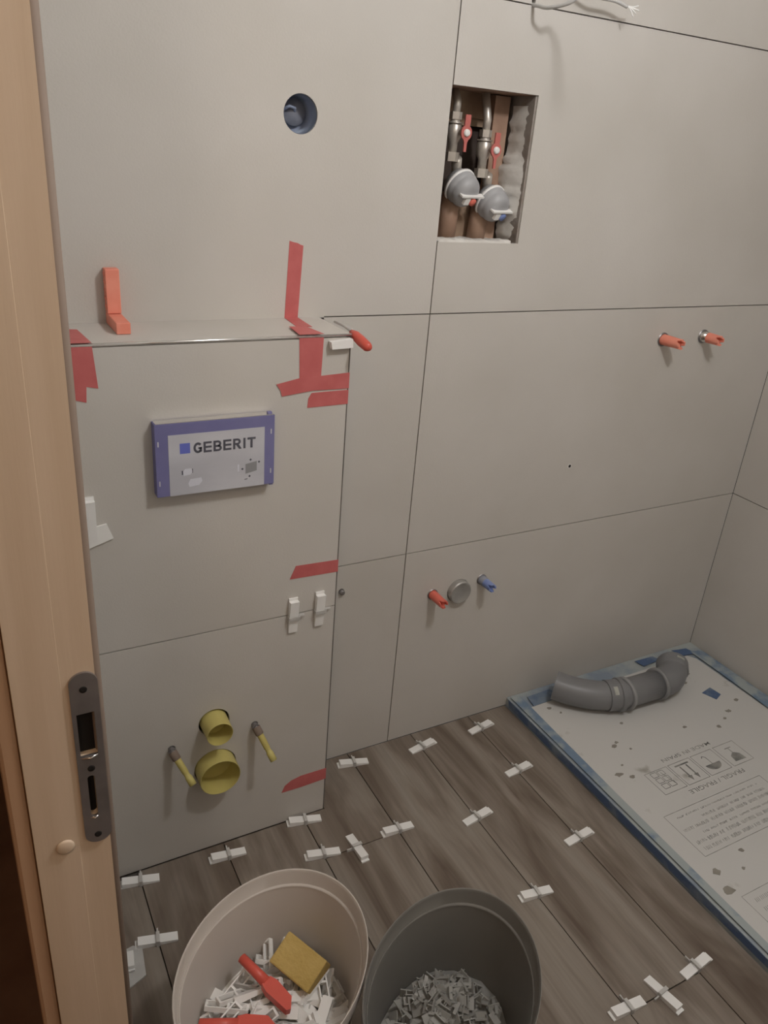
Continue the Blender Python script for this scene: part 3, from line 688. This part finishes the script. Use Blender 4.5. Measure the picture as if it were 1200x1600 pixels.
# ------------------------------------------------------------------ levelling clips
ME = {}
def make_clip():
    bm = wedge_profile_mesh(); bmesh.ops.recalc_face_normals(bm, faces=bm.faces); me = bpy.data.meshes.new('wedge'); bm.to_mesh(me); bm.free(); me.materials.append(M_WHITE); ME['wedge'] = me
    bm = bmesh.new()   # clip: bridge over the wedge, two legs down into the joint, a tab along the joint
    box(bm, (-.0038, -.0125, .0125), (.0038, .0125, .0145)); box(bm, (-.0038, .0108, -.0005), (.0038, .0125, .0125)); box(bm, (-.0038, -.0125, -.0005), (.0038, -.0108, .0125))
    box(bm, (-.0016, .0125, 0.0), (.0016, .026, .007)); 
    bmesh.ops.recalc_face_normals(bm, faces=bm.faces); me = bpy.data.meshes.new('clip'); bm.to_mesh(me); bm.free(); me.materials.append(M_CLEAR); ME['clip'] = me
    bm = wedge_profile_mesh(h0=.004, h1=.0105, lip=.009); box(bm, (-.001, -.003, .0072), (.005, .003, .0085))
    bmesh.ops.recalc_face_normals(bm, faces=bm.faces); me = bpy.data.meshes.new('wedge'); bm.to_mesh(me); bm.free(); me.materials.append(M_WHITE); ME['wedge2'] = me
make_clip()
def clip(loc, mtx, label, group, wk='wedge', flip=False):
    t = thing('levelling_clip', label, 'levelling clip', (0, 0, 0), group=group)
    t.matrix_world = Matrix.Translation(loc) @ mtx
    w_ = link('wedge', ME[wk], None, t)
    c_ = link('clip', ME['clip'], None, t)
    if flip: c_.rotation_euler.z = PI
    return t
def RZ(d): return Matrix.Rotation(math.radians(d), 4, 'Z')
G1 = 'white levelling clips on the plank floor'
for x, y, a, wk, fl_, lab in (
    (-.7290, -.188, -10, 'wedge', 0, 'floor levelling clip nearest the ledge and the door frame, at the left corner'),
    (-.5300, -.200, -4, 'wedge', 0, 'floor levelling clip under the yellow drain end, second along the ledge foot'),
    (-.3270, -.176, -11, 'wedge', 0, 'floor levelling clip below the low pointed red tape at the ledge foot'),
    (-.3260, -.287, -10, 'wedge', 0, 'floor levelling clip just above the cream bucket rim'),
    (-.2460, -.302, 92, 'wedge', 0, 'floor levelling clip lying lengthwise across the short plank end joint'),
    (-.1270, -.294, -2, 'wedge', 0, 'floor levelling clip right of the lengthwise one, above the grey bucket'),
    (-.1280, -.044, -11, 'wedge', 0, 'floor levelling clip against the back wall right of the ledge corner'),
    (.0770, -.062, 188, 'wedge2', 1, 'second floor levelling clip from the ledge along the back wall'),
    (.2780, -.061, 188, 'wedge2', 1, 'floor levelling clip by the back wall nearest the shower tray corner'),
    (.2770, -.247, 185, 'wedge2', 1, 'upper of three floor levelling clips in the joint closest to the tray'),
    (.0750, -.342, 187, 'wedge2', 1, 'floor levelling clip in the open middle of the planks'),
    (.2750, -.501, 184, 'wedge2', 1, 'floor levelling clip beside the long tray edge, midway down'),
    (.0750, -.589, -6, 'wedge', 0, 'floor levelling clip just right of the grey bucket'),
    (-.7290, -.347, -10, 'wedge', 0, 'floor levelling clip between the cream bucket and the door frame'),
    (.2740, -.878, 186, 'wedge2', 1, 'floor levelling clip at the lower right by the tray, end of the row'),
    (.1640, -.891, 97, 'wedge', 0, 'floor levelling clip lying lengthwise at the lower right'),
    (.0780, -.882, -2, 'wedge', 0, 'floor levelling clip at the bottom edge left of the lengthwise one'),
    (-.1290, -.700, -6, 'wedge', 0, 'floor levelling clip mostly hidden right beside the grey bucket'),
):
    clip((x, y, .0006), RZ(a), lab, G1, wk, bool(fl_))
# on the ledge front: standing wedges (thick end up, pointing -Z along local +X)
def front_m(a=0): return Matrix(((0, 1, 0), (0, 0, -1), (-1, 0, 0))).to_4x4() @ RZ(a)
G2 = 'white levelling clips on the ledge front'
clip((-.3700, -D-.0006, .6010), front_m(), 'left of two upright white clips on the ledge joint', G2)
clip((-.3085, -D-.0006, .6040), front_m(), 'right of two upright white clips on the ledge joint', G2)
t = thing('levelling_clip', 'white clip with a square base plate on the ledge front by the door frame', 'levelling clip', group='loose white clips by the door frame')
t.matrix_world = Matrix.Translation((-.7640, -D-.0006, .892)) @ front_m()
link('wedge', ME['wedge'], None, t)
o = obj('base_plate', slab(bmesh.new(), [(-.770, .838), (-.726, .852), (-.736, .882), (-.775, .876)], WALL(-D), .0004, .0045), M_WHITE, t)
o.matrix_parent_inverse = t.matrix_world.inverted()
t = thing('levelling_clip', 'white clip with a square base plate lying on the floor by the door frame', 'levelling clip', group='loose white clips by the door frame')
t.matrix_world = Matrix.Translation((-.7930, -.372, .0065)) @ RZ(82)
link('wedge', ME['wedge'], None, t).scale = (.5, 1, 1)
o = obj('base_plate', slab(bmesh.new(), [(-.820, -.432), (-.768, -.412), (-.762, -.352), (-.778, -.338), (-.82, -.345)], FLOOR(0), .0003, .004), M_CLEAR, t)
o.matrix_parent_inverse = t.matrix_world.inverted()

# ------------------------------------------------------------------ grey drain pipe on the tray
t = thing('drain_pipe', 'grey plastic drain pipe with two elbows lying on the shower tray', 'pipe', (.74, -.12, .036)); S = t.location
ZT = TZ+.0048; R = .0435; zc = ZT+.0510
def arc(p0, p1, p2, n=9):
    p0, p1, p2 = map(Vector, (p0, p1, p2)); return [((1-s)**2)*p0+2*s*(1-s)*p1+s*s*p2 for s in [k/n for k in range(n+1)]]
A0 = Vector((.533, -.070, zc+.004)); A1 = Vector((.598, -.150, zc-.003)); A2 = Vector((.668, -.172, zc))
B0 = Vector((.712, -.182, zc)); B1 = Vector((.846, -.186, zc)); C1 = Vector((.908, -.192, zc)); C2 = Vector((.949, -.150, zc+.005))
el = tube(bmesh.new(), arc(A0, A1, A2, 12), R, 28, caps=False); obj('elbow', el, M_GREYP, t, True, sub=S)
pts = arc(A0, A1, A2, 12); obj('bore', tube(bmesh.new(), [pts[0], pts[2], pts[4]], R-.0025, 24, caps=False), M_DARK, t, True, sub=S)
def sock(c, d, label=None, ln=.050):
    d = Vector(d).normalized(); c = Vector(c)
    o = obj('socket', lathe(bmesh.new(), [(0, R-.002), (0, R+.0035), (ln*.70, R+.0035), (ln*.74, R+.0075), (ln, R+.0075), (ln, R-.001)], c, d, 32), M_GREYP, t, True, sub=S); smooth_by_angle(o); return o
s1 = sock(A2-(A2-A1).normalized()*.018, A2-A1)
obj('sealing_ring', lathe(bmesh.new(), [(0, R), (0, R+.0078), (.010, R+.0078), (.010, R)], B0-Vector((.004, 0, 0)), B1-B0, 32), M_GREYR, t, True, sub=S)
obj('straight_pipe', tube(bmesh.new(), [A2, B0, B1], R+.0005, 28), M_GREYP, t, True, sub=S)
obj('sealing_ring', lathe(bmesh.new(), [(0, R), (0, R+.0072), (.009, R+.0072), (.009, R)], B1-Vector((.004, 0, 0)), B1-B0, 32), M_GREYR, t, True, sub=S)
obj('elbow', tube(bmesh.new(), [B1]+arc(B1+Vector((.01, 0, 0)), C1, C2, 12), R+.002, 28, caps=False), M_GREYP, t, True, sub=S)
dd = (C2-C1).normalized()
o = obj('socket', lathe(bmesh.new(), [(-.02, R+.001), (-.012, R+.006), (.022, R+.006), (.023, R+.004), (.022, R+.0005), (-.010, R-.002)], C2, dd, 32), M_GREYP, t, True, sub=S); smooth_by_angle(o)
obj('bore', lathe(bmesh.new(), [(-.012, R-.0015), (-.0125, 0)], C2, dd, 24), M_DARK, t, sub=S)
def sticker(c, d, up_, w_, h_, r):   # small label wrapped on the pipe
    d = Vector(d).normalized(); n = Vector(up_); n = (n-d*n.dot(d)).normalized(); s_ = d.cross(n); bm = bmesh.new(); rows = []
    for i in range(2):
        rows.append([bm.verts.new(Vector(c)+d*(w_*(i-.5))+r*(math.cos(a)*n+math.sin(a)*s_)) for a in [-(h_/2)/r+h_/r*k/6 for k in range(7)]])
    for k in range(6): bm.faces.new((rows[0][k], rows[0][k+1], rows[1][k+1], rows[1][k]))
    obj('sticker', bm, M_STICK, t, sub=S)
sticker(A2-(A2-A1).normalized()*.001, A2-A1, (-.15, -.55, .8), .013, .026, R+.0042)
sticker(C2+dd*.004, dd, (.25, -.2, .9), .010, .026, R+.0066)

# ------------------------------------------------------------------ buckets
def oval_ring(cx, cy, a, b, ang, z, s, n=64):
    ca, sa = math.cos(ang), math.sin(ang); out = []
    for k in range(n):
        q = 2*PI*k/n; u, v = a*s*math.cos(q), b*s*math.sin(q)
        out.append((cx+u*ca-v*sa, cy+u*sa+v*ca, z))
    return out
def bucket(label, cx, cy, a, b, ang, H, m, base=.80):
    t = thing('bucket', label, 'bucket', (cx, cy, 0)); S = t.location
    def loft(rows, closed_first=False, closed_last=False):
        bm = bmesh.new(); rr = [[bm.verts.new(p) for p in oval_ring(cx, cy, a, b, ang, z, s)] for s, z in rows]; n = 64
        for A, B in zip(rr, rr[1:]):
            for k in range(n): bm.faces.new((A[k], A[(k+1) % n], B[(k+1) % n], B[k]))
        if closed_first: bm.faces.new(rr[0][::-1])
        if closed_last: bm.faces.new(rr[-1])
        return bm
    o = obj('bucket_body', loft([(base-.01, .0008), (base, .004), (.955, H-.040), (.965, H-.036), (.990, H-.004), (.984, H-.004), (.958, H-.030), (.938, H-.034), (base-.012, .006)], True, True), m, t, sub=S)
    smooth_by_angle(o, 30)
    o = obj('rim', loft([(.988, H-.030), (1.0, H-.030), (1.006, H-.004), (1.003, H-.0005), (.997, H), (.990, H-.001), (.986, H-.004), (.990, H-.006)], False, False), m, t, sub=S)
    smooth_by_angle(o, 50)
    o = obj('inner_ledge', loft([(.951, H-.0315), (.944, H-.0300), (.934, H-.0315), (.9335, H-.034)]), m, t, sub=S); smooth_by_angle(o, 60)
    return t
WBC = (-.606, -.684); WA, WB_, WANG = .190, .148, math.atan2(.643, .766)
bucket('cream oval bucket holding used clips, a sponge and red tools', *WBC, WA, WB_, WANG, .30, M_BUCKW)
GBC = (-.3535, -.8425); GA, GB_, GANG = .192, .1385, math.atan2(.596, .803)
bucket('dark grey oval bucket with a heap of snapped-off clip stubs', *GBC, GA, GB_, GANG, .30, M_BUCKG)

def mound(cx, cy, a, b, ang, s, zf, m, name, label, cat, nr=9, na=40, seed=1):
    random.seed(seed); bm = bmesh.new(); ca, sa = math.cos(ang), math.sin(ang)
    def pt(r, q, z): u, v = a*s*r*math.cos(q), b*s*r*math.sin(q); return (cx+u*ca-v*sa, cy+u*sa+v*ca, z)
    c = bm.verts.new(pt(0, 0, zf(cx, cy))); prev = None
    for i in range(1, nr+1):
        ring = []
        for k in range(na):
            x, y, _ = pt(i/nr, 2*PI*k/na, 0); ring.append(bm.verts.new((x, y, zf(x, y)+random.uniform(-.004, .004))))
        if prev is None:
            for k in range(na): bm.faces.new((c, ring[k], ring[(k+1) % na]))
        else:
            for k in range(na): bm.faces.new((prev[k], ring[k], ring[(k+1) % na], prev[(k+1) % na]))
        prev = ring
    o = obj(name, bm, m); tag(o, label, cat); o['kind'] = 'stuff'; return o
def inside(x, y, cx, cy, a, b, ang, s):
    dx, dy = x-cx, y-cy; u = dx*math.cos(ang)+dy*math.sin(ang); v = -dx*math.sin(ang)+dy*math.cos(ang)
    return (u/(a*s))**2+(v/(b*s))**2 < 1
# cream bucket fill
zw = lambda x, y: .112 - .6*((x+.60)**2+(y+.66)**2)
mound(*WBC, WA, WB_, WANG, .855, zw, M_WHITE, 'clip_pile', 'lower layers of white wedges filling the cream bucket', 'wedge pile', seed=4)
def rnd_mesh(kind):
    bm = bmesh.new()
    if kind == 0: return wedge_profile_mesh(.078, .019, .004, .013, .005)
    if kind == 1:   # hollow clip: frame with a window and a foot
        slab(bm, rect(-.017, .017, 0, .046), lambda u, v, w: (v-.023, u, w), 0, .0022, [rect(-.012, .012, .006, .032)]); box(bm, (.018, -.020, -.012), (.0205, .020, .014))
        return bm
    if kind == 2:   # wedge with a hollow ribbed underside
        slab(bm, rect(-.038, .038, -.009, .009), lambda u, v, w: (u, v, w), 0, .009, [rect(-.034, -.004, -.0065, .0065), rect(.000, .034, -.0065, .0065)]); return bm
PM = []
for k, mm in ((0, M_WHITE), (1, M_CLEAR), (2, M_WHITE)):
    bm = rnd_mesh(k); bmesh.ops.recalc_face_normals(bm, faces=bm.faces); me = bpy.data.meshes.new(['used_wedge', 'used_clip', 'ribbed_wedge'][k]); bm.to_mesh(me); bm.free(); me.materials.append(mm); PM.append(me)
random.seed(12); cnt = 0; placed = []
while cnt < 96:
    x = WBC[0]+random.uniform(-.16, .16); y = WBC[1]+random.uniform(-.16, .16)
    if not inside(x, y, *WBC, WA, WB_, WANG, .70): continue
    k = random.choice((0, 0, 1, 2, 2))
    zz = zw(x, y)+.006+.030*(cnt/96)
    if any((x-a)**2+(y-b)**2+(zz-c)**2 < .015**2 for a, b, c in placed): continue
    placed.append((x, y, zz))
    o = link(['white_wedge', 'used_clip', 'ribbed_wedge'][k], PM[k], None)
    o.location = (x, y, zz)
    o.rotation_euler = (random.uniform(-.9, .9), random.uniform(-.55, .35), random.uniform(0, 2*PI))
    if k == 1: tag(o, 'translucent used clip lying among the wedges in the cream bucket', 'clip', 'used clips in the cream bucket')
    elif k == 0: tag(o, 'smooth white wedge lying in the cream bucket', 'wedge', 'smooth wedges in the cream bucket')
    else: tag(o, 'white wedge with hollow ribbed underside in the cream bucket', 'wedge', 'ribbed wedges in the cream bucket')
    cnt += 1
# sponge
o = obj('sponge', BX((-.045, -.030, -.022), (.045, .030, .022), bev=.003), M_SPONGE)
o.location = (-.530, -.622, .168); o.rotation_euler = (.50, .10, math.radians(-62))
tag(o, 'yellow sponge block resting on the wedges in the cream bucket', 'sponge')
# red levers
def red_tool(loc, rot, label):
    t = thing('red_wedge_tool', label, 'tool', loc, rot, group='red tools in the cream bucket')
    bm = bmesh.new()
    tube(bm, [(-.066, 0, 0), (-.064, 0, 0), (-.030, 0, .001), (0, 0, .001)], [.004, .0085, .0090, .0100], 16); obj('grip', bm, M_RED, t, True)
    bm = bmesh.new(); slab(bm, [(-.002, -.010), (.012, -.014), (.060, -.011), (.064, -.004), (.050, .012), (.012, .014), (-.002, .010)], lambda u, v, w: (u, v, w), -.0075, .008); obj('blade', bm, M_RED, t)
    return t
red_tool((-.600, -.634, .172), (0, math.radians(8), math.radians(-66)), 'red plastic tool lying diagonally beside the sponge')
red_tool((-.668, -.680, .168), (0, math.radians(4), math.radians(-24)), 'red plastic tool at the bottom edge of the cream bucket heap')

# grey bucket heap
zg = lambda x, y: .095 + .055*math.exp(-(((x+.325)/.085)**2+((y+.79)/.075)**2))
mound(*GBC, GA, GB_, GANG, .84, zg, M_STUB, 'stub_pile', 'lower layers of clip stubs in the grey bucket', 'stub pile', seed=6)
bm = bmesh.new(); box(bm, (-.011, -.011, -.001), (.011, .011, .001)); box(bm, (-.011, -.001, .001), (.011, .001, .010)); box(bm, (-.011, -.011, .001), (-.0095, .011, .005))
bmesh.ops.recalc_face_normals(bm, faces=bm.faces); me = bpy.data.meshes.new('clip_stub'); bm.to_mesh(me); bm.free(); me.materials.append(M_STUB)
random.seed(31); cnt = 0
while cnt < 190:
    x = -.325+random.gauss(0, .055); y = -.795+random.gauss(0, .055)
    if not inside(x, y, *GBC, GA, GB_, GANG, .72): continue
    o = link('clip_stub', me, None); o.location = (x, y, zg(x, y)+random.uniform(.004, .020)); o.rotation_euler = [random.uniform(0, 2*PI) for _ in range(3)]
    tag(o, 'snapped-off translucent clip stub in the grey bucket heap', 'clip stub', 'clip stubs in the grey bucket'); cnt += 1

for o in SC.objects:
    if o.type == 'MESH' and o.parent is None and not o.get('category') and not o.get('kind'): print('UNTAGGED', o.name)
